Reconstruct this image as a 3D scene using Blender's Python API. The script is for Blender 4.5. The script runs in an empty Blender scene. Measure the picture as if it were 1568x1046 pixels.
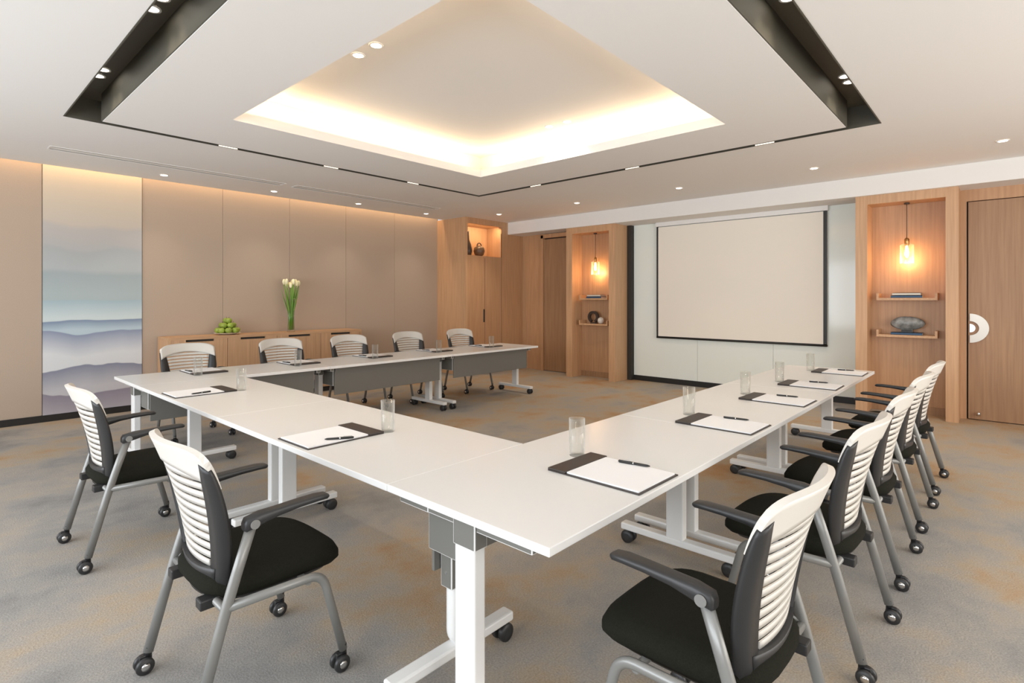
import bpy, bmesh, math, random
from mathutils import Vector, Matrix
random.seed(4)
scene = bpy.context.scene
H = 1.45

# ------------------------------------------------------------------ materials
def new_mat(name):
    m = bpy.data.materials.new(name); m.use_nodes = True
    nt = m.node_tree; b = nt.nodes['Principled BSDF']
    return m, nt, b
def plain(name, col, rough=0.5, metal=0.0, noise=0.0, nscale=60, bump=0.0, spec=0.5):
    m, nt, b = new_mat(name)
    b.inputs['Base Color'].default_value = (*col, 1)
    b.inputs['Roughness'].default_value = rough
    b.inputs['Metallic'].default_value = metal
    b.inputs['Specular IOR Level'].default_value = spec
    if noise or bump:
        tc = nt.nodes.new('ShaderNodeTexCoord'); n = nt.nodes.new('ShaderNodeTexNoise')
        n.inputs['Scale'].default_value = nscale; n.inputs['Detail'].default_value = 3
        nt.links.new(tc.outputs['Object'], n.inputs['Vector'])
        if noise:
            r = nt.nodes.new('ShaderNodeValToRGB')
            r.color_ramp.elements[0].position = .3; r.color_ramp.elements[1].position = .7
            r.color_ramp.elements[0].color = (*[c*(1-noise) for c in col], 1)
            r.color_ramp.elements[1].color = (*[min(1, c*(1+noise)) for c in col], 1)
            nt.links.new(n.outputs['Fac'], r.inputs['Fac']); nt.links.new(r.outputs['Color'], b.inputs['Base Color'])
        if bump:
            bp = nt.nodes.new('ShaderNodeBump'); bp.inputs['Strength'].default_value = bump; bp.inputs['Distance'].default_value = .004
            nt.links.new(n.outputs['Fac'], bp.inputs['Height']); nt.links.new(bp.outputs['Normal'], b.inputs['Normal'])
    return m
def wood(name, c1, c2, axis='Z', rough=.45):
    m, nt, b = new_mat(name)
    tc = nt.nodes.new('ShaderNodeTexCoord'); mp = nt.nodes.new('ShaderNodeMapping')
    s = {'Z': (26, 26, 1.0), 'X': (1.0, 26, 26), 'Y': (26, 1, 26)}[axis]
    mp.inputs['Scale'].default_value = s
    n = nt.nodes.new('ShaderNodeTexNoise'); n.inputs['Scale'].default_value = 1.6; n.inputs['Detail'].default_value = 6; n.inputs['Distortion'].default_value = .3
    r = nt.nodes.new('ShaderNodeValToRGB'); r.color_ramp.elements[0].position = .3; r.color_ramp.elements[1].position = .72
    r.color_ramp.elements[0].color = (*c1, 1); r.color_ramp.elements[1].color = (*c2, 1)
    nt.links.new(tc.outputs['Object'], mp.inputs['Vector']); nt.links.new(mp.outputs['Vector'], n.inputs['Vector'])
    nt.links.new(n.outputs['Fac'], r.inputs['Fac']); nt.links.new(r.outputs['Color'], b.inputs['Base Color'])
    b.inputs['Roughness'].default_value = rough
    return m
def emis(name, col, st):
    m, nt, b = new_mat(name)
    b.inputs['Base Color'].default_value = (*col, 1)
    b.inputs['Emission Color'].default_value = (*col, 1); b.inputs['Emission Strength'].default_value = st
    return m
def glass(name, col=(1, 1, 1), blend=.25, diff=.4):
    m, nt, b = new_mat(name)
    out = nt.nodes['Material Output']
    tr = nt.nodes.new('ShaderNodeBsdfTransparent'); tr.inputs['Color'].default_value = (*col, 1)
    gl = nt.nodes.new('ShaderNodeBsdfGlossy'); gl.inputs['Roughness'].default_value = .06
    df = nt.nodes.new('ShaderNodeBsdfTranslucent'); df.inputs['Color'].default_value = (.9, .92, .9, 1)
    m2 = nt.nodes.new('ShaderNodeMixShader'); m2.inputs[0].default_value = diff
    fr = nt.nodes.new('ShaderNodeLayerWeight'); fr.inputs['Blend'].default_value = blend
    mx = nt.nodes.new('ShaderNodeMixShader')
    nt.links.new(gl.outputs[0], m2.inputs[1]); nt.links.new(df.outputs[0], m2.inputs[2])
    nt.links.new(fr.outputs['Facing'], mx.inputs[0]); nt.links.new(tr.outputs[0], mx.inputs[1]); nt.links.new(m2.outputs[0], mx.inputs[2])
    nt.links.new(mx.outputs[0], out.inputs['Surface'])
    return m

M_ceil = plain('ceiling_paint', (.83, .81, .785), .9)
M_trough = plain('trough_olive', (.085, .078, .058), .6)
M_wood = wood('oak_veneer', (.45, .25, .13), (.56, .325, .175))
M_woodL = wood('oak_veneer_light', (.51, .30, .16), (.63, .38, .215))
M_woodD = wood('oak_door', (.31, .17, .09), (.40, .235, .125))
M_woodX = wood('oak_horizontal', (.50, .29, .155), (.62, .375, .205), 'X')
M_fabric = plain('wall_fabric_taupe', (.46, .36, .28), .9, noise=.05, nscale=150, bump=.15)
M_black = plain('black_trim', (.012, .011, .010), .45)
M_dark = plain('dark_gap', (.03, .025, .02), .7)
M_seam = plain('panel_seam', (.24, .18, .14), .8)
M_white = plain('white_laminate', (.80, .80, .79), .25)
M_whitemetal = plain('white_powdercoat', (.78, .78, .77), .35)
M_grey = plain('grey_modesty', (.17, .165, .15), .5)
M_seat = plain('black_seat_fabric', (.012, .012, .008), .95, noise=.3, nscale=300, bump=.3, spec=.15)
M_frame = plain('charcoal_plastic', (.024, .024, .025), .42)
M_beige = plain('ivory_plastic', (.68, .65, .60), .4)
M_silver = plain('silver_paint', (.25, .25, .24), .35, metal=.3)
M_chrome = plain('chrome_cap', (.7, .7, .7), .2, metal=1)
M_glasspanel = plain('backpainted_glass', (.84, .88, .83), .10)
M_screen = plain('projection_fabric', (.88, .82, .73), .85)
M_leather = plain('brown_leather', (.035, .026, .022), .45, bump=.2, nscale=400)
M_paper = plain('paper', (.88, .88, .89), .8)
M_glass = glass('clear_glass', (.985, .99, .985), .17, .5)
M_water = glass('vase_glass', (.75, .85, .55), .3)
M_bulb = emis('warm_bulb', (1, .55, .2), 16)
M_lamp = emis('downlight_lens', (1, .90, .75), 9)
M_glint = emis('lip_glint', (1, .88, .72), 1.1)  # painted glow for light grazing the trough lip, no fitting
M_trimwhite = plain('white_trim', (.82, .81, .79), .5)
M_stem = plain('green_stem', (.18, .36, .05), .5)
M_tulip = plain('tulip_petal', (.88, .84, .55), .5, noise=.08, nscale=20)
M_apple = plain('green_apple', (.27, .36, .05), .3, noise=.25, nscale=14)
M_plate = plain('ceramic_plate', (.75, .68, .55), .25)
M_book = plain('blue_book', (.03, .08, .16), .5)
M_pages = plain('book_pages', (.7, .68, .6), .8)
M_stone = plain('agate_stone', (.20, .20, .19), .35, noise=.6, nscale=14, bump=.5)
M_vase = plain('bronze_vase', (.05, .035, .028), .3)

# carpet
def carpet():
    m, nt, b = new_mat('carpet_mottled')
    L = nt.links.new
    tc = nt.nodes.new('ShaderNodeTexCoord')
    mp = nt.nodes.new('ShaderNodeMapping'); mp.inputs['Rotation'].default_value = (0, 0, .5); mp.inputs['Scale'].default_value = (.85, 1.0, 1)
    mp.inputs['Location'].default_value = (3.1, 1.7, 0)
    n = nt.nodes.new('ShaderNodeTexNoise'); n.inputs['Scale'].default_value = 1.0; n.inputs['Detail'].default_value = 12; n.inputs['Roughness'].default_value = .66; n.inputs['Distortion'].default_value = .1
    L(tc.outputs['Object'], mp.inputs['Vector']); L(mp.outputs['Vector'], n.inputs['Vector'])
    # window daylight painted into the colour: greyer near windows, more tan towards the screen
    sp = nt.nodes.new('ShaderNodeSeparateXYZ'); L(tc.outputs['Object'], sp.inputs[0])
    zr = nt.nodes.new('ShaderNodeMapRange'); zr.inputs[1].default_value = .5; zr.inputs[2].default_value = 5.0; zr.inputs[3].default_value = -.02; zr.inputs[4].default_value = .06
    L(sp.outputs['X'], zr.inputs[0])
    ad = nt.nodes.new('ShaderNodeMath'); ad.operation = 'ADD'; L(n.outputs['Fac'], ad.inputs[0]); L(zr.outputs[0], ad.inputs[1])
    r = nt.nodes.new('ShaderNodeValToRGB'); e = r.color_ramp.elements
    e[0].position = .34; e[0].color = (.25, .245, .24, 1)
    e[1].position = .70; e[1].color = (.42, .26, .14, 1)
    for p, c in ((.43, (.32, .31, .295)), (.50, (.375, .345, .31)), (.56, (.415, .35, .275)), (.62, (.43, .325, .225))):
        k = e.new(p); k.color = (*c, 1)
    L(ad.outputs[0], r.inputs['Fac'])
    n2 = nt.nodes.new('ShaderNodeTexNoise'); n2.inputs['Scale'].default_value = 130; n2.inputs['Detail'].default_value = 2
    L(tc.outputs['Object'], n2.inputs['Vector'])
    mr = nt.nodes.new('ShaderNodeMapRange'); mr.inputs[3].default_value = .62; mr.inputs[4].default_value = 1.32
    L(n2.outputs['Fac'], mr.inputs[0])
    mx = nt.nodes.new('ShaderNodeMix'); mx.data_type = 'RGBA'; mx.blend_type = 'MULTIPLY'; mx.inputs[0].default_value = 1
    L(r.outputs['Color'], mx.inputs[6]); L(mr.outputs[0], mx.inputs[7]); L(mx.outputs[2], b.inputs['Base Color'])
    bp = nt.nodes.new('ShaderNodeBump'); bp.inputs['Strength'].default_value = .4; bp.inputs['Distance'].default_value = .005
    L(n2.outputs['Fac'], bp.inputs['Height']); L(bp.outputs['Normal'], b.inputs['Normal'])
    b.inputs['Roughness'].default_value = 1; b.inputs['Specular IOR Level'].default_value = .1
    return m
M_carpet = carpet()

def art_mat():
    m, nt, b = new_mat('misty_mountain_print'); L = nt.links.new
    tc = nt.nodes.new('ShaderNodeTexCoord'); sp = nt.nodes.new('ShaderNodeSeparateXYZ'); L(tc.outputs['Object'], sp.inputs[0])
    def lin(c): return tuple(((v/255)/12.92 if v/255 < .04045 else ((v/255+.055)/1.055)**2.4) for v in c)
    r = nt.nodes.new('ShaderNodeValToRGB')
    mr = nt.nodes.new('ShaderNodeMapRange'); mr.inputs[1].default_value = 1.9; mr.inputs[2].default_value = 2.9; L(sp.outputs['Z'], mr.inputs[0])
    L(mr.outputs[0], r.inputs['Fac'])
    r.color_ramp.elements[0].color = (*lin((184, 178, 173)), 1); r.color_ramp.elements[1].color = (*lin((210, 194, 172)), 1)
    cur = r.outputs['Color']
    layers = [(2.38, .08, (186, 179, 174), (176, 176, 175), 1.0, .35), (2.10, .08, (168, 170, 171), (176, 181, 182), 1.1, .25), (1.80, .04, (158, 168, 171), (170, 182, 184), 1.0, .3),
              (1.44, .03, (160, 181, 190), (202, 213, 214), .9, .22), (1.185, .035, (118, 134, 160), (180, 197, 206), 1.0, .12),
              (1.05, .06, (132, 142, 166), (214, 216, 218), 1.1, .28), (.62, .13, (128, 132, 150), (192, 190, 194), 1.0, .26), (.30, .13, (138, 131, 144), (180, 174, 180), 1.0, .3)]
    for i, (z, a, c1, c2, fq, fade) in enumerate(layers):
        cb = nt.nodes.new('ShaderNodeCombineXYZ'); cb.inputs[1].default_value = i*7.3
        mm = nt.nodes.new('ShaderNodeMath'); mm.operation = 'MULTIPLY'; mm.inputs[1].default_value = fq; L(sp.outputs['X'], mm.inputs[0]); L(mm.outputs[0], cb.inputs[0])
        n = nt.nodes.new('ShaderNodeTexNoise'); n.inputs['Scale'].default_value = 1.8; n.inputs['Detail'].default_value = 3; n.inputs['Roughness'].default_value = .35; L(cb.outputs[0], n.inputs['Vector'])
        h = nt.nodes.new('ShaderNodeMath'); h.operation = 'MULTIPLY_ADD'; h.inputs[1].default_value = a*3; h.inputs[2].default_value = z-a*1.5; L(n.outputs['Fac'], h.inputs[0])
        d = nt.nodes.new('ShaderNodeMath'); d.operation = 'SUBTRACT'; L(h.outputs[0], d.inputs[0]); L(sp.outputs['Z'], d.inputs[1])
        mk = nt.nodes.new('ShaderNodeMapRange'); mk.inputs[2].default_value = .012 + .05*(i < 3); L(d.outputs[0], mk.inputs[0])
        fd = nt.nodes.new('ShaderNodeMapRange'); fd.inputs[2].default_value = fade; L(d.outputs[0], fd.inputs[0])
        c = nt.nodes.new('ShaderNodeMix'); c.data_type = 'RGBA'; c.inputs[6].default_value = (*lin(c1), 1); c.inputs[7].default_value = (*lin(c2), 1); L(fd.outputs[0], c.inputs[0])
        o = nt.nodes.new('ShaderNodeMix'); o.data_type = 'RGBA'; L(mk.outputs[0], o.inputs[0]); L(cur, o.inputs[6]); L(c.outputs[2], o.inputs[7])
        cur = o.outputs[2]
    L(cur, b.inputs['Base Color']); b.inputs['Roughness'].default_value = .7
    return m
M_art = art_mat()

# ------------------------------------------------------------------ mesh builder
class MB:
    def __init__(s): s.bm = bmesh.new(); s.mats = []
    def mi(s, m):
        if m not in s.mats: s.mats.append(m)
        return s.mats.index(m)
    def box(s, x0, x1, y0, y1, z0, z1, m, bev=0):
        v = [s.bm.verts.new(p) for p in ((x0, y0, z0), (x1, y0, z0), (x1, y1, z0), (x0, y1, z0), (x0, y0, z1), (x1, y0, z1), (x1, y1, z1), (x0, y1, z1))]
        fs = []
        for f in ((0, 3, 2, 1), (4, 5, 6, 7), (0, 1, 5, 4), (1, 2, 6, 5), (2, 3, 7, 6), (3, 0, 4, 7)):
            fc = s.bm.faces.new([v[i] for i in f]); fc.material_index = s.mi(m); fs.append(fc)
        if bev:
            es = {e for f in fs for e in f.edges}
            r = bmesh.ops.bevel(s.bm, geom=list(es), offset=bev, segments=2, affect='EDGES', profile=.5)
        return s
    def ring(s, o, i, z0, z1, m):
        ox0, ox1, oy0, oy1 = o; ix0, ix1, iy0, iy1 = i
        s.box(ox0, ix0, oy0, oy1, z0, z1, m); s.box(ix1, ox1, oy0, oy1, z0, z1, m)
        s.box(ix0, ix1, oy0, iy0, z0, z1, m); s.box(ix0, ix1, iy1, oy1, z0, z1, m)
        return s
    def loft(s, rings, m, cap=True, smooth=True, closed=True):
        vr = [[s.bm.verts.new(p) for p in r] for r in rings]; k = s.mi(m); n = len(vr[0])
        for a, b in zip(vr[:-1], vr[1:]):
            for i in range(n if closed else n-1):
                f = s.bm.faces.new((a[i], a[(i+1) % n], b[(i+1) % n], b[i])); f.material_index = k; f.smooth = smooth
        if cap:
            f = s.bm.faces.new(list(reversed(vr[0]))); f.material_index = k
            f = s.bm.faces.new(vr[-1]); f.material_index = k
        return s
    def tube(s, pts, r, m, seg=10, flat=1.0):
        pts = [Vector(p) for p in pts]; rings = []
        t = (pts[1]-pts[0]).normalized(); up = Vector((0, 1, 0)) if abs(t.y) < .9 else Vector((1, 0, 0))
        a = t.cross(up).normalized()
        for i, p in enumerate(pts):
            t = ((pts[min(i+1, len(pts)-1)]-pts[max(i-1, 0)])).normalized()
            a = (a - t*a.dot(t)).normalized(); b2 = t.cross(a)
            rr = r[i] if isinstance(r, (list, tuple)) else r
            rings.append([p + a*math.cos(q)*rr + b2*math.sin(q)*rr*flat for q in [2*math.pi*j/seg for j in range(seg)]])
        return s.loft(rings, m)
    def lathe(s, prof, c, m, seg=24, axis='Z', cap=True):
        rings = []
        for r, h in prof:
            ring = []
            for j in range(seg):
                q = 2*math.pi*j/seg; u, v = r*math.cos(q), r*math.sin(q)
                if axis == 'Z': ring.append((c[0]+u, c[1]+v, c[2]+h))
                elif axis == 'Y': ring.append((c[0]+v, c[1]+h, c[2]+u))
                else: ring.append((c[0]+h, c[1]+u, c[2]+v))
            rings.append(ring)
        return s.loft(rings, m, cap)
    def done(s, name, parent=None, loc=None, rz=0):
        me = bpy.data.meshes.new(name); bmesh.ops.recalc_face_normals(s.bm, faces=s.bm.faces[:]); s.bm.to_mesh(me); s.bm.free()
        for m in s.mats: me.materials.append(m)
        return obj(name, me, parent, loc, rz)
def obj(name, me, parent=None, loc=None, rz=0):
    o = bpy.data.objects.new(name, me); scene.collection.objects.link(o)
    if parent: o.parent = parent
    if loc: o.location = loc
    o.rotation_euler[2] = rz
    return o
def fillet(pts, rad, n=4):
    pts = [Vector(p) for p in pts]; out = [pts[0]]
    for i in range(1, len(pts)-1):
        a, p, b = pts[i-1], pts[i], pts[i+1]
        r = min(rad, (a-p).length*.45, (b-p).length*.45)
        p0 = p+(a-p).normalized()*r; p1 = p+(b-p).normalized()*r
        for j in range(n+1):
            t = j/n; out.append(p0*(1-t)**2+p*2*t*(1-t)+p1*t*t)
    out.append(pts[-1]); return out
class Group:
    """empty + shared child meshes, instanced many times"""
    def __init__(s): s.parts = []
    def add(s, name, mb):
        me = bpy.data.meshes.new(name); bmesh.ops.recalc_face_normals(mb.bm, faces=mb.bm.faces[:]); mb.bm.to_mesh(me); mb.bm.free()
        for m in mb.mats: me.materials.append(m)
        s.parts.append((name, me))
    def place(s, name, loc, rz=0):
        e = bpy.data.objects.new(name, None); e.empty_display_size = .1; scene.collection.objects.link(e)
        e.location = loc; e.rotation_euler[2] = rz
        for n, me in s.parts: obj(n, me, e)
        return e

# ------------------------------------------------------------------ room shell
XW, YW = 8.72, 8.38      # screen wall, left fabric wall
X0, Y0 = -2.6, -2.6
ZC = 3.01; ZP = 2.965
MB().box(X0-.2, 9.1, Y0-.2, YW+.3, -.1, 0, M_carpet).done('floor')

TO = (.83, 5.75, .82, 5.93)      # trough outer
TI = (1.06, 5.52, 1.05, 5.70)    # trough inner
CO = (1.79, 4.71, 1.80, 4.83)    # coffer opening
CW = (1.50, 5.0, 1.51, 5.12)     # coffer recess
ZCO = 3.31
c = MB()
c.ring((X0, 8.9, Y0, 8.22), TO, ZC, 3.2, M_ceil)
c.ring(TI, CO, ZP, 3.05, M_ceil)
c.ring(TI, CW, 3.05, 3.45, M_ceil)
c.box(CW[0], CW[1], CW[2], CW[3], ZCO, 3.45, M_ceil)
c.box(X0, 9.1, Y0, YW+.2, 3.45, 3.6, M_ceil)
c.done('ceiling')
t = MB()
t.ring(TO, TI, 3.2, 3.26, M_trough)
t.ring(TO, (TO[0]+.008, TO[1]-.008, TO[2]+.008, TO[3]-.008), ZC-.004, 3.2, M_trough)
t.ring((TI[0]-.008, TI[1]+.008, TI[2]-.008, TI[3]+.008), TI, ZP+.004, 3.2, M_trough)
t.done('trim_ceiling_trough')
# beam / soffit over screen wall
MB().box(8.14, 9.0, Y0, 7.60, 2.77, ZC, M_ceil).done('ceiling_bulkhead')
# slot diffusers
for a, b_ in ((.9, 3.35), (3.5, 6.05)):
    v = MB()
    v.ring((a, b_, 7.18, 7.36), (a+.012, b_-.012, 7.192, 7.348), ZC-.004, ZC, M_trimwhite)
    v.box(a+.02, b_-.02, 7.20, 7.215, ZC-.003, ZC, M_grey)
    v.box(a+.02, b_-.02, 7.32, 7.335, ZC-.003, ZC, M_grey)
    v.done('trim_air_slot')

# left fabric wall
w = MB(); w.box(X0, 7.0, YW+.02, YW+.2, 0, 3.45, M_seam)
edges = [X0, -1.0, 0.0, .98, 1.98, 2.97, 3.96, 4.95, 5.95, 6.97]
for a, b_ in zip(edges[:-1], edges[1:]):
    if abs(a-.98) < .01: continue
    w.box(a+.002, b_-.002, YW, YW+.03, .08, 3.45, M_fabric)
w.done('wall_left')
MB().box(.985, 1.975, YW-.012, YW+.02, .08, 3.4, M_art).done('mural_mountain_panel')
MB().box(X0, 2.1, YW-.015, YW+.01, 0, .08, M_black).done('baseboard_left')
MB().box(5.0, 6.97, YW-.015, YW+.01, 0, .08, M_black).done('baseboard_left.001')

# wood tower with display recess
w = MB()
YT = 7.55
w.box(6.97, 7.02, YT, YW+.2, 0, ZC, M_woodL)
w.box(7.02, 7.95, YT, YW+.2, 0, 2.29, M_wood)
w.box(7.02, 7.95, YT+.42, YW+.2, 2.29, 2.90, M_woodL)
w.box(7.02, 7.95, YT, YW+.2, 2.90, ZC, M_wood)
w.box(7.95, 8.9, YT, YW+.2, 0, ZC, M_wood)
w.box(7.475, 7.481, YT-.002, YT+.01, .08, 2.25, M_dark)
w.box(7.945, 7.951, YT-.002, YT+.01, .0, 2.77, M_dark)
w.box(7.44, 7.455, YT-.02, YT, 1.0, 1.25, M_dark)
w.done('wall_wood_tower')

# screen wall (wood, door zones)
w = MB()
w.box(8.60, 8.9, 6.98, 7.55, 0, 2.77, M_wood)
w.box(8.64, 8.9, 6.09, 6.98, 0, 2.77, M_dark)
w.box(XW, 8.9, 1.45, 5.06, 0, 2.77, M_dark)
w.box(8.55, 8.9, .36, .43, 0, 2.77, M_wood)
w.box(8.55, 8.9, -.78, .36, 2.63, 2.77, M_wood)
w.box(8.62, 8.9, -.78, .36, 0, 2.63, M_dark)
w.box(8.55, 8.9, Y0, -.78, 0, 2.77, M_wood)
w.done('wall_screen')
d = MB()
d.box(8.57, 8.62, 6.15, 6.94, .01, 2.66, M_woodD)
d.box(8.53, 8.60, 6.94, 7.0, 0, 2.74, M_wood); d.box(8.53, 8.60, 6.13, 7.0, 2.68, 2.76, M_wood)
d.done('door_1')
d = MB()
d.box(8.55, 8.61, -.75, .345, .01, 2.62, M_woodD)
# half-round push plate
N = 20; 
def arcring(r0, r1, xf, xb, m):
    rings = []
    for j in range(N+1):
        q = -math.pi/2+math.pi*j/N
        rings.append([(x, .33-r*math.cos(q), 1.10+r*math.sin(q)) for x, r in ((xf, r0), (xf, r1), (xb, r1), (xb, r0))])
    d.loft(rings, m, smooth=False)
arcring(.085, .175, 8.53, 8.55, plain('brushed_steel', (.55, .51, .45), .35, metal=.6))
arcring(.001, .05, 8.535, 8.55, M_chrome)
d.lathe([(.02, 0), (.02, .03), (.012, .045)], (8.50, .25, .06), M_chrome, 12)
d.done('door_2')

def niche(y0, y1, yi0, yi1, name):
    n = MB()
    n.box(8.2, 8.72, y0, yi0, 0, 2.77, M_woodL)
    n.box(8.2, 8.72, yi1, y1, 0, 2.77, M_woodL)
    n.box(8.2, 8.72, yi0, yi1, 2.66, 2.77, M_woodL)
    n.box(8.52, 8.72, yi0, yi1, 0, 2.66, M_wood)
    n.box(8.50, 8.52, yi0, yi1, 0, .10, M_woodD)
    n.done(name)
niche(5.05, 6.11, 5.18, 5.975, 'wall_niche_unit')
niche(.417, 1.452, .537, 1.323, 'wall_niche_unit.001')

# glass panels wall
g = MB()
for a, b_ in ((1.455, 2.6), (2.604, 3.78), (3.784, 4.96)):
    g.box(8.69, XW, a, b_, .09, 2.77, M_glasspanel)
g.done('wall_panel_glass')
MB().box(8.68, XW, 1.455, 4.97, 0, .09, M_black).done('baseboard_screen')
MB().box(8.60, XW, 4.965, 5.045, 0, 2.77, M_dark).done('trim_1')

# projection screen
s = MB()
s.box(8.64, 8.65, 1.92, 4.46, .81, 2.69, M_screen)
for a in ((8.637, 8.652, 1.875, 1.92, .78, 2.72), (8.637, 8.652, 4.46, 4.49, .78, 2.72), (8.637, 8.652, 1.875, 4.49, .775, .81)):
    s.box(*a, M_black)
s.box(8.62, 8.67, 1.86, 4.50, 2.70, 2.77, M_trimwhite)
s.lathe([(.014, 0), (.014, 2.62)], (8.645, 1.87, .79), M_black, 10, 'Y')
s.done('projection_screen')

# rear walls with a side window and an added one (behind the camera)
w = MB()
w.box(X0-.2, X0, Y0-.2, YW+.2, 0, .35, M_trimwhite); w.box(X0-.2, X0, Y0-.2, YW+.2, 2.75, 3.6, M_trimwhite)
w.box(X0-.2, X0, Y0-.2, -1.4, .35, 2.75, M_trimwhite); w.box(X0-.2, X0, 7.2, YW+.2, .35, 2.75, M_trimwhite)
w.done('wall_window_side')
fr = MB()
for k in range(6):
    y = -1.4+k*8.6/5; fr.box(X0-.14, X0-.06, y-.03, y+.03, .35, 2.75, M_frame)
fr.box(X0-.14, X0-.06, -1.4, 7.2, .35, .41, M_frame); fr.box(X0-.14, X0-.06, -1.4, 7.2, 2.69, 2.75, M_frame)
fr.done('window_1')
w = MB()
w.box(X0, 9.1, Y0-.2, Y0, 0, .35, M_trimwhite); w.box(X0, 9.1, Y0-.2, Y0, 2.75, 3.6, M_trimwhite)
w.box(X0, 0, Y0-.2, Y0, .35, 2.75, M_trimwhite); w.box(7, 9.1, Y0-.2, Y0, .35, 2.75, M_trimwhite)
w.done('wall_rear')
fr = MB()  # unseen window, added to bring light onto the right side
for k in range(5):
    x = k*7/4; fr.box(x-.03, x+.03, Y0-.14, Y0-.06, .35, 2.75, M_frame)
fr.box(0, 7, Y0-.14, Y0-.06, .35, .41, M_frame); fr.box(0, 7, Y0-.14, Y0-.06, 2.69, 2.75, M_frame)
fr.done('added_window')
MB().box(8.9, 9.1, Y0, YW+.2, 0, 3.45, M_ceil).done('wall_far_structure')

# ------------------------------------------------------------------ tables
TH = .734
def table(cx, cy, rz, L, W=.8, legs=None):
    # local: length along X, modesty panel at +Y, users at -Y
    e = bpy.data.objects.new('folding_table', None); scene.collection.objects.link(e); e.location = (cx, cy, 0); e.rotation_euler[2] = rz
    m = MB(); m.box(-L/2+.001, L/2-.001, -W/2, W/2, TH-.028, TH, M_white, .003); m.done('top', e)
    m = MB(); m.box(-L/2+.12, L/2-.12, .26, .275, .40, .695, M_grey, .003)
    m.box(-L/2+.12, L/2-.12, .262, .29, .66, .706, M_grey)
    m.box(-L/2+.12, L/2-.12, -.04, .04, .665, .705, M_frame); m.done('modesty_panel', e)
    legs = legs or [(-(L/2-.08), -.34, .34, 0), ((L/2-.08), -.34, .34, 0)]
    for x, f0, f1, yc in legs:
        sx = 1 if x > 0 else -1
        m = MB()
        if yc == 0:
            m.box(x-.026, x+.026, -.05, .05, .09, .66, M_whitemetal, .006)
            m.box(x-.022, x+.022, -.30, .30, .665, .706, M_grey, .004)
            m.box(x-.030, x+.030, -.055, .055, .60, .70, M_grey, .004)
            m.box(x-sx*.04-.012, x-sx*.04+.012, .04, .26, .50, .70, M_grey, .003)
        else:      # folding C-leg with hinge plate
            m.tube(fillet([(x, yc, .66), (x, yc, .14), (x, yc+.06, .10)], .05, 5), .028, M_whitemetal, 12, .8)
            m.box(x-.032, x+.032, yc-.034, yc+.034, .34, .70, M_grey, .004)
            m.box(x-.15, x+.022, yc-.14, yc+.30, .665, .706, M_grey, .004)
            for zz in (.40, .52, .62):
                m.lathe([(.006, -.037), (.006, .037)], (x, yc, zz), M_silver, 10, 'Y')
        m.box(x-.03, x+.03, f0, f1, .075, .115, M_whitemetal, .008)
        m.done('leg_frame', e)
        m = MB()
        for y in (f0+.04, f1-.04):
            for o in (-.02, .02):
                m.lathe([(.012, -.011), (.036, -.011), (.038, -.005), (.038, .005), (.036, .011), (.012, .011)], (x+o, y, .038), M_frame, 20, 'X')
            m.box(x-.008, x+.008, y-.02, y+.02, .035, .076, M_frame)
        m.done('casters', e)
    return e
L3 = 5.18/3
for i in range(3):
    table(1.22+L3*(i+.5), 1.37, 0, L3, legs=[(-(L3/2-.065), -.34, .05, 0), (L3/2-.08, -.34, .34, 0)] if i == 0 else None)
    table(1.22+L3*(i+.5), 5.70, math.pi, L3)
LL = 1.765
for i in range(2):
    # rotated -90: local +X -> world -Y, local +Y -> world +X
    table(1.62, 1.77+LL*(i+.5), -math.pi/2, LL, legs=[(-(LL/2-.08), -.34, .34, 0), (LL/2+.18, -.52, .10, -.22)] if i == 0 else None)

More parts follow.
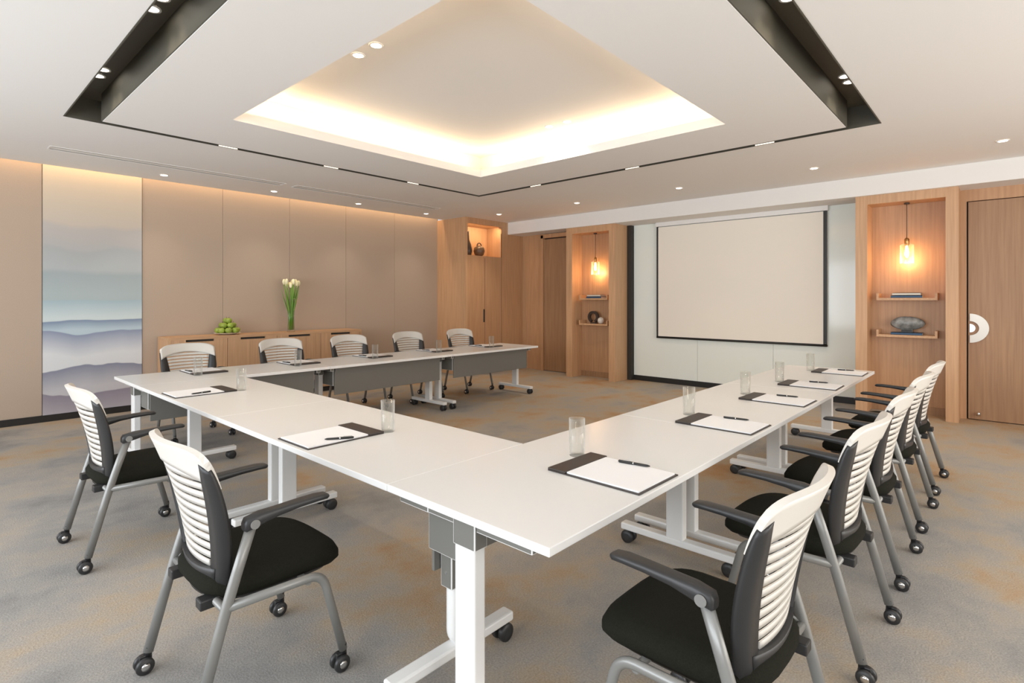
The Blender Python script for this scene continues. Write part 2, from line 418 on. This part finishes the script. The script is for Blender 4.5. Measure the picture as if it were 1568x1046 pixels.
# ------------------------------------------------------------------ chair
def build_chair():
    g = Group()
    m = MB(); rings = []
    def outline(sx, sy, z):
        out = []
        for j in range(40):
            q = 2*math.pi*j/40; c_, s_ = math.cos(q), math.sin(q); p = 2/3.6
            x = .055+sx*math.copysign(abs(c_)**p, c_); y = sy*math.copysign(abs(s_)**p, s_)*(1+.04*c_)
            zz = z - .03*max(0, (x-.14)/.16)**2
            out.append((x, y, zz))
        return out
    for sx, sy, z in ((.20, .18, .400), (.245, .225, .407), (.264, .244, .432), (.264, .244, .455), (.25, .23, .477), (.215, .195, .491), (.14, .12, .497), (.05, .04, .498)):
        rings.append(outline(sx, sy, z))
    m.loft(rings, M_seat); g.add('seat', m)
    m = MB(); m.loft([outline(.16, .16, .380), outline(.215, .20, .385), outline(.225, .21, .407)], M_frame)
    m.box(-.22, -.02, -.18, -.13, .385, .42, M_frame, .005); m.box(-.22, -.02, .13, .18, .385, .42, M_frame, .005); g.add('seat_pan', m)
    # back surface: u across (-1..1), v up (0..1)
    def surf(u, v):
        t = min(1, max(0, v)/.62)
        hw = .170+.088*(1-(1-t)**1.8)-.055*max(0, (.14-v)/.14)**2
        z = .395+.568*v-.012*u*u*(v**2)-.03*abs(u)**8*max(0, v)**6
        x = -.172-.030*v-.103*v*v+.050*u*u*(.6+.8*v)
        return Vector((x, u*hw, z))
    def patch(m, us, vs, mat, off0, off1, warp=None):
        nu, nv = len(us), len(vs); k = m.mi(mat)
        def P(i, j, off):
            u, v = us[i], vs[j]
            if warp: v = warp(u, v)
            p = surf(u, v); e = 1e-3
            n = (surf(u+e, v)-p).cross(surf(u, v+e)-p).normalized()
            return p+n*off
        A = [[m.bm.verts.new(P(i, j, off0)) for i in range(nu)] for j in range(nv)]
        B = [[m.bm.verts.new(P(i, j, off1)) for i in range(nu)] for j in range(nv)]
        def F(*vv):
            f = m.bm.faces.new(vv); f.material_index = k; f.smooth = True
        def FF(*vv):
            f = m.bm.faces.new(vv); f.material_index = k
        for j in range(nv-1):
            for i in range(nu-1):
                F(A[j][i], A[j][i+1], A[j+1][i+1], A[j+1][i]); F(B[j][i], B[j+1][i], B[j+1][i+1], B[j][i+1])
        for i in range(nu-1):
            FF(A[0][i], B[0][i], B[0][i+1], A[0][i+1]); FF(A[-1][i], A[-1][i+1], B[-1][i+1], B[-1][i])
        for j in range(nv-1):
            FF(A[j][0], A[j+1][0], B[j+1][0], B[j][0]); FF(A[j][-1], B[j][-1], B[j+1][-1], A[j+1][-1])
    ls = lambda a, b, n: [a+(b-a)*i/(n-1) for i in range(n)]
    m = MB()
    v = .20; n = 11; vend = .845; pitch = (vend-v)/n
    inner = lambda v: .66+.26*max(0, v)**2.0
    for i in range(n):
        a = v+i*pitch; ui = inner(a)+.03
        if i < 2: ui -= .06*(2-i)
        patch(m, ls(-ui, ui, 13), ls(a, a+pitch*.70, 2), M_beige, -.002, .002)
    g.add('back_slats', m)
    m = MB()
    band = lambda u, v: v - .08*u*u*(1-(v-.845)/.155)
    patch(m, ls(-1.03, 1.03, 33), ls(.845, 1.0, 7), M_beige, -.007, .012, band); g.add('back_top_band', m)
    m = MB()
    # one continuous U-shaped frame: side bars and the solid scoop at the bottom
    for sgn in (-1, 1):
        rings = []
        for vv in ls(.0, .93, 22):
            ui = min(1.0, inner(vv)); uo = 1.045
            pin = surf(sgn*ui, vv); pout = surf(sgn*uo, vv)
            tdir = (surf(sgn*1.0, vv+.01)-surf(sgn*1.0, vv)).normalized()
            nrm = (pout-pin).cross(tdir).normalized()
            if nrm.x < 0: nrm = -nrm
            th = .011 if vv < .8 else .011-.03*(vv-.8)
            mid = (pin+pout)/2
            rings.append([pin+nrm*th*.7, mid+nrm*th, pout+nrm*th*.5, pout-nrm*th*.9, mid-nrm*th*1.6, pin-nrm*th])
        m.loft(rings, M_frame, smooth=True)
    patch(m, ls(-.80, .80, 15), ls(0, .185, 6), M_frame, -.016, .010, lambda u, v: v+.05*u*u*(v/.185))
    g.add('back_frame', m)
    m = MB()
    for sy in (-1, 1):
        y = sy*.272
        m.tube(fillet([(-.262, y, .075), (-.165, y, .43), (-.085, y, .675)], .1, 5), .019, M_silver, 12, .75)
        m.tube(fillet([(-.172, y, .415), (.175, y, .405), (.262, y, .075)], .06, 6), .0165, M_silver, 12, .85)
    m.tube([(-.17, -.272, .405), (-.17, .272, .405)], .013, M_silver, 10)
    m.tube([(.12, -.272, .392), (.12, .272, .392)], .013, M_silver, 10)
    g.add('legs', m)
    m = MB()
    for sy in (-1, 1):
        y = sy*.272; rings = []
        for x, z, hw, ht in ((-.116, .672, .016, .014), (-.108, .676, .022, .024), (-.06, .686, .025, .023), (.0, .694, .025, .016), (.08, .700, .026, .013), (.15, .702, .027, .012), (.185, .700, .024, .011), (.196, .698, .014, .006)):
            rings.append([(x, y+hw*math.copysign(abs(math.cos(q))**.6, math.cos(q)), z+ht*math.copysign(abs(math.sin(q))**.6, math.sin(q))) for q in [2*math.pi*j/16 for j in range(16)]])
        m.loft(rings, M_frame)
        m.lathe([(.016, 0), (.016, sy*.004)], (-.085, y+sy*.025, .677), M_silver, 16, 'Y')
    g.add('armrests', m)
    m = MB()
    for sx in (-1, 1):
        for sy in (-1, 1):
            x, y = sx*.262, sy*.272
            m.lathe([(.013, 0), (.013, .035)], (x, y, .062), M_frame, 12)
            m.box(x-.03, x+.012, y-.008, y+.008, .03, .068, M_frame, .003)
            for o in (-1, 1):
                yy = y+o*.018
                m.lathe([(.005, -.009), (.028, -.009), (.032, -.004), (.032, .004), (.028, .009), (.005, .009)], (x-.014, yy, .032), M_frame, 20, 'Y')
                m.lathe([(.015, 0), (.015, o*.002), (.004, o*.003)], (x-.014, yy+o*.009, .032), M_chrome, 16, 'Y')
    g.add('casters', m)
    return g
chair = build_chair()
rnd = lambda a: random.uniform(-a, a)
for x in (1.65, 2.68, 3.58, 4.48, 5.35):
    chair.place('conference_chair', (x, .66, 0), math.pi/2+rnd(.03))
for y in (2.20, 3.88):
    chair.place('conference_chair', (.865, y, 0), rnd(.02))
for x in (1.98, 3.0, 3.92, 4.9, 5.93):
    chair.place('conference_chair', (x, 6.35, 0), -math.pi/2+rnd(.03))

# ------------------------------------------------------------------ notepads, pens, glasses
pad = Group()   # local: user at -Y, strip at +Y ; size .31 x .44
m = MB(); m.box(-.155, .155, -.215, .215, 0, .005, M_leather, .002); m.box(-.155, .155, .125, .215, .005, .014, M_leather, .003); pad.add('leather_base', m)
m = MB(); m.box(-.143, .143, -.205, .124, .005, .011, M_paper); pad.add('paper_sheets', m)
pen = Group(); m = MB()
m.lathe([(.002, 0), (.005, .012), (.0055, .07), (.0062, .072), (.0062, .135), (.004, .14)], (0, -.07, .006), M_black, 10, 'Y')
m.lathe([(.0064, .0), (.0064, .006)], (0, .0, .0066), M_chrome, 10, 'Y')
m.box(-.0015, .0015, .02, .062, .012, .015, M_chrome); pen.add('barrel', m)
glassg = Group(); m = MB()
m.lathe([(.034, 0), (.035, .002), (.037, .17), (.0355, .17), (.0335, .012), (.001, .012)], (0, 0, 0), M_glass, 28, cap=True); glassg.add('tumbler', m)
def setting(x, y, rz, pa=None, gdx=.12):
    c_, s_ = math.cos(rz), math.sin(rz)
    def W(lx, ly, z): return (x+c_*lx-s_*ly, y+s_*lx+c_*ly, z)
    pad.place('leather_notepad', W(0, 0, TH), rz+rnd(.02))
    pen.place('ballpoint_pen', W(.125, -.03, TH+.0115), rz+(.15 if pa is None else pa))
    glassg.place('water_glass', W(gdx, .255, TH), rz)
for x, gd in ((1.925, .11), (3.10, .12), (4.10, .10), (4.98, .05), (6.03, .0)):
    setting(x, 1.20, 0, gdx=gd)
for y in (2.60, 4.57):
    setting(1.455, y, -math.pi/2, pa=-.55 if y < 3 else None, gdx=.13)
for x in (1.9, 2.87, 3.83, 4.82, 5.82):
    setting(x, 5.86, math.pi, gdx=.13)

# ------------------------------------------------------------------ credenza
m = MB()
cx0, cx1, cy0 = 2.15, 4.95, 7.90
m.box(cx0, cx1, cy0, YW-.02, .915, .95, M_woodX)
m.box(cx0, cx0+.03, cy0, YW-.02, 0, .915, M_woodL); m.box(cx1-.03, cx1, cy0, YW-.02, 0, .915, M_woodL)
m.box(cx0+.03, cx1-.03, cy0+.03, YW-.02, .08, .915, M_dark); m.box(cx0+.03, cx1-.03, cy0+.06, YW-.02, 0, .08, M_dark)
nd = 4; dw = (cx1-cx0-.06)/nd
for i in range(nd):
    a = cx0+.03+dw*i
    m.box(a+.003, a+dw-.003, cy0+.005, cy0+.028, .08, .885, M_woodL, .001)
    m.box(a+.003, a+dw*.25, cy0+.005, cy0+.028, .885, .915, M_woodL); m.box(a+dw*.75, a+dw-.003, cy0+.005, cy0+.028, .885, .915, M_woodL)
m.done('oak_credenza')

# apples on plate
e = bpy.data.objects.new('green_apple_plate', None); scene.collection.objects.link(e); e.location = (2.94, 8.12, .95)
m = MB(); m.lathe([(.07, 0), (.09, .006), (.17, .022), (.175, .026), (.165, .026), (.09, .014), (.001, .012)], (0, 0, 0), M_plate, 32); m.done('plate', e)
ap = MB()
def apple(m, p, r):
    prof = []
    for i in range(11):
        q = -math.pi/2+math.pi*i/10
        rr = r*math.cos(q)*(1+.06*math.sin(q)); zz = r*.92*math.sin(q)
        if i == 10: rr = r*.04; zz = r*.70
        if i == 9: zz = r*.86
        if i == 0: rr = r*.05; zz = -r*.82
        prof.append((max(rr, .001), zz))
    m.lathe(prof, p, M_apple, 16); m.tube([(p[0], p[1], p[2]+r*.7), (p[0]+.006, p[1], p[2]+r*1.2)], .0025, M_vase, 5)
for z, n, R in ((.062, 8, .118), (.062, 3, .045), (.13, 5, .072), (.195, 2, .03)):
    for i in range(n):
        q = 2*math.pi*i/n+z*9; apple(ap, (R*math.cos(q), R*math.sin(q), z), .045)
ap.done('apples', e)
# tulip vase
e = bpy.data.objects.new('tulip_vase', None); scene.collection.objects.link(e); e.location = (3.85, 8.10, .95)
m = MB(); m.lathe([(.055, 0), (.058, .01), (.05, .2), (.055, .38), (.075, .50), (.072, .50), (.052, .38), (.046, .2), (.05, .03), (.001, .025)], (0, 0, 0), M_glass, 28); m.done('vase', e)
m = MB(); m.lathe([(.001, .027), (.048, .03), (.045, .2), (.045, .22), (.001, .221)], (0, 0, 0), M_water, 24); m.done('water', e)
st = MB(); fl = MB()
for i in range(16):
    q = i*2.4; R = .02+.07*math.sqrt(i/16); zt = .66+.07*random.random()
    tx, ty = R*1.35*math.cos(q), R*1.35*math.sin(q)
    st.tube([(tx*.25, ty*.25, .03), (tx*.3, ty*.3, .25), (tx*.6, ty*.6, .48), (tx, ty, zt)], .0065, M_stem, 6)
    fl.lathe([(.004, 0), (.018, .012), (.025, .035), (.024, .055), (.016, .078), (.006, .085)], (tx, ty, zt), M_tulip, 8)
    if i % 2 == 0:
        rings = []
        for k in range(6):
            tt = k/5; wv = .016*math.sin(math.pi*min(.98, tt+.08))+.001
            px, py, pz = tx*(.3+1.1*tt), ty*(.3+1.1*tt), .25+.40*tt
            rings.append([(px-wv*math.sin(q), py+wv*math.cos(q), pz), (px+.002, py, pz+.004), (px+wv*math.sin(q), py-wv*math.cos(q), pz), (px, py-.002, pz-.003)])
        st.loft(rings, M_stem)
st.done('stems', e); fl.done('tulips', e)

# ------------------------------------------------------------------ niche contents
def shelf(yc, z, w=.62):
    m = MB(); a, b_ = yc-w/2, yc+w/2
    m.box(8.30, 8.52, a, b_, z-.03, z, M_woodX); m.box(8.30, 8.52, a, a+.025, z, z+.06, M_woodX); m.box(8.30, 8.52, b_-.025, b_, z, z+.06, M_woodX)
    m.done('display_shelf')
def books(yc, z, n=2):
    e = bpy.data.objects.new('stacked_books', None); scene.collection.objects.link(e); e.location = (8.41, yc, z)
    for i in range(n):
        w_ = .16-.015*i; d_ = .09
        m = MB(); zz = i*.032
        m.box(-d_, d_, -w_, w_, zz, zz+.004, M_book); m.box(-d_, d_, -w_, w_, zz+.026, zz+.030, M_book); m.box(-d_, -d_+.004, -w_, w_, zz, zz+.03, M_book if i % 2 == 0 else M_pages)
        m.box(-d_+.004, d_-.004, -w_+.004, w_-.004, zz+.004, zz+.026, M_pages); m.done('book', e)
M_brass = plain('brass', (.5, .3, .12), .3, metal=1)
def pendant(yc, L, pw):
    x = 8.38
    e = bpy.data.objects.new('glass_pendant_lamp', None); scene.collection.objects.link(e); e.location = (x, yc, 0)
    m = MB(); m.lathe([(.03, 2.64), (.03, 2.66)], (0, 0, 0), M_vase, 16); m.tube([(0, 0, 2.65), (0, 0, L+.30)], .004, M_vase, 6)
    m.lathe([(.012, L+.22), (.025, L+.23), (.028, L+.30), (.012, L+.32)], (0, 0, 0), M_brass, 16); m.done('stem', e)
    m = MB(); m.lathe([(.068, L), (.072, L+.01), (.072, L+.23), (.03, L+.25), (.028, L+.25), (.069, L+.228), (.069, L+.012), (.066, L)], (0, 0, 0), M_glass, 24, cap=False); m.done('shade', e)
    m = MB(); m.lathe([(.004, L+.07), (.02, L+.09), (.026, L+.12), (.018, L+.17), (.011, L+.22)], (0, 0, 0), M_bulb, 14); m.done('bulb', e)
    l = bpy.data.lights.new('pendant_light', 'POINT'); l.energy = pw; l.color = (1, .60, .30); l.shadow_soft_size = .03
    lo = bpy.data.objects.new('bulb_light', l); scene.collection.objects.link(lo); lo.parent = e; lo.location = (0, 0, L+.03)
for yc in (.93, 5.58):
    shelf(yc, 1.465); shelf(yc, 1.0); books(yc, 1.465); pendant(yc, 1.90, 4.5)
books(.93, 1.0, 1)
def stone(name, loc, s, seed):
    m = MB(); rings = []
    for i in range(1, 12):
        q = math.pi*i/12; ring = []
        for j in range(20):
            a = 2*math.pi*j/20; k = 1+.10*math.sin(3*a+seed)+.06*math.sin(5*a+2*q)
            ring.append((s[0]*math.sin(q)*math.cos(a)*k, s[1]*math.sin(q)*math.sin(a)*k, s[2]*math.cos(q)+.03+s[2]))
        rings.append(ring)
    m.loft(rings, M_stone)
    m.box(-.03, .03, -.06, .06, 0, .04, M_black, .004)
    m.done(name, None, loc)
stone('agate_sculpture', (8.41, .93, 1.032), (.04, .17, .085), 1.3)
m = MB(); N = 24; rings = []
for j in range(N+1):
    q = -math.pi*.35+math.pi*1.7*j/N; rings.append([(8.41+dx, 5.64+r*math.cos(q), 1.12+r*math.sin(q)) for dx, r in ((-.03, .07), (.03, .07), (.03, .11), (-.03, .11))])
m.loft(rings, M_vase, smooth=False); m.box(8.38, 8.44, 5.57, 5.69, 1.0, 1.02, M_vase); m.done('ring_sculpture')
m = MB(); m.lathe([(.002, -.06)]+[(.06*math.sin(math.pi*i/10), -.06*math.cos(math.pi*i/10)) for i in range(1, 10)]+[(.002, .06)], (8.37, 5.455, 1.06), plain('marble_ball', (.7, .66, .6), .3, noise=.2, nscale=30), 18); m.done('marble_sphere')
# vases in tower
m = MB(); m.lathe([(.05, 0), (.07, .03), (.078, .12), (.06, .22), (.025, .32), (.018, .45), (.024, .48)], (7.22, 7.75, 2.29), M_vase, 20); m.done('bottle_vase')
m = MB(); m.lathe([(.04, 0), (.09, .04), (.115, .11), (.10, .18), (.05, .215), (.03, .22)], (7.52, 7.75, 2.29), plain('brown_pot', (.12, .07, .04), .35), 20)
rings = []
for j in range(17):
    q = math.pi*j/16; rings.append([(7.52+(r)*math.cos(q), 7.75+dy, 2.50+r*1.1*math.sin(q)) for dy, r in ((-.008, .05), (.008, .05), (.008, .065), (-.008, .065))])
m.loft(rings, M_vase, smooth=False); m.done('handled_jug')

# ------------------------------------------------------------------ lights
def spot(x, y, z, power, ang=1.6, col=(1, .86, .69), parent=None):
    l = bpy.data.lights.new('spot', 'SPOT'); l.energy = power; l.spot_size = ang; l.spot_blend = .8; l.color = col; l.shadow_soft_size = .06
    o = bpy.data.objects.new('spot', l); scene.collection.objects.link(o); o.location = (x, y, z)
    if parent: o.parent = parent
    return o
dl = Group(); m = MB()
m.lathe([(.052, -.001), (.052, -.006), (.04, -.006), (.04, -.001)], (0, 0, 0), M_trimwhite, 24, cap=False)
m.lathe([(.04, -.002), (.04, -.004)], (0, 0, 0), M_lamp, 24); dl.add('lens', m)
def down(x, y, z, p):
    e = dl.place('recessed_downlight', (x, y, z)); 
    if p: spot(0, 0, -.02, p, parent=e)
for x in (2.085, 3.47, 4.85, 6.25): down(x, 7.83, ZC, 20)
for y in (.03, 1.7, 3.4, 5.15, 6.9): down(7.2, y, ZC, 42)
for (x, y) in ((2.26, 3.65), (2.26, 3.41), (4.58, 3.64), (4.58, 3.40)): down(x, y, ZCO, 22)
for y in (5.25, 5.08, 3.80, 3.62, 2.3): down(.945, y, 3.2, 8)
for x in (5.05, 4.9, 3.40, 3.25, 2.0): down(x, .935, 3.2, 8)
sl = MB()  # glowing slivers stand in for light catching the outer trough edge
for x in (2.15, 3.30, 4.50): sl.box(x-.09, x+.09, 5.914, 5.921, 3.008, 3.018, M_glint)
for y in (4.80, 3.30, 1.80): sl.box(5.734, 5.741, y-.09, y+.09, 3.008, 3.018, M_glint)
sl.done('trough_lip_glint')

def area(name, loc, sx, sy, power, col, direction):
    l = bpy.data.lights.new(name, 'AREA'); l.shape = 'RECTANGLE'; l.size = sx; l.size_y = sy; l.energy = power; l.color = col
    o = bpy.data.objects.new(name, l); scene.collection.objects.link(o); o.location = loc
    o.rotation_euler = Vector(direction).to_track_quat('-Z', 'Y').to_euler()
    return o
WARM = (1, .70, .40)
def strip(name, p0, p1, power, updir, width=.03, col=WARM):
    p0, p1 = Vector(p0), Vector(p1); d_ = (p1-p0); Ln = d_.length; x = d_.normalized(); z = -Vector(updir).normalized(); y = z.cross(x)
    l = bpy.data.lights.new(name, 'AREA'); l.shape = 'RECTANGLE'; l.size = Ln; l.size_y = width; l.energy = power; l.color = col
    o = bpy.data.objects.new(name, l); scene.collection.objects.link(o)
    o.matrix_world = Matrix.Translation((p0+p1)/2) @ Matrix((x, y, z)).transposed().to_4x4()
zc = 3.07
CP = 8
strip('cove_light', (1.65, 1.75, zc), (1.65, 4.88, zc), CP, (.3, 0, 1))
strip('cove_light', (4.86, 1.75, zc), (4.86, 4.88, zc), CP, (-.3, 0, 1))
strip('cove_light', (1.75, 1.65, zc), (4.76, 1.65, zc), CP, (0, .3, 1))
strip('cove_light', (1.75, 4.98, zc), (4.76, 4.98, zc), CP, (0, -.3, 1))
strip('wall_wash_light', (X0+.2, 8.29, 3.25), (6.9, 8.29, 3.25), 26, (0, .12, -1))
strip('display_light', (7.1, 7.60, 2.88), (7.9, 7.60, 2.88), 5, (0, .6, -1))
# daylight through the side window
area('daylight', (X0-.5, 2.9, 1.5), 8.4, 2.4, 320, (.90, .95, 1), (1, 0, .12))
area('daylight', (3.5, Y0-.5, 1.5), 6.8, 2.4, 190, (1, .94, .86), (0, 1, .12))  # added fill behind the extra window, brightens the right side

wd = bpy.data.worlds.new('sky'); scene.world = wd; wd.use_nodes = True
wd.node_tree.nodes['Background'].inputs[0].default_value = (.85, .92, 1, 1); wd.node_tree.nodes['Background'].inputs[1].default_value = .7

# ------------------------------------------------------------------ camera
cam = bpy.data.cameras.new('camera'); co = bpy.data.objects.new('camera', cam); scene.collection.objects.link(co)
cam.sensor_width = 36; cam.lens = 36*830/1568; cam.shift_y = -65/1568; cam.clip_start = .05
co.location = (0, 0, H); co.rotation_euler = (math.pi/2, 0, -math.radians(47.6))
scene.camera = co
scene.view_settings.view_transform = 'Standard'
scene.view_settings.exposure = 0.22
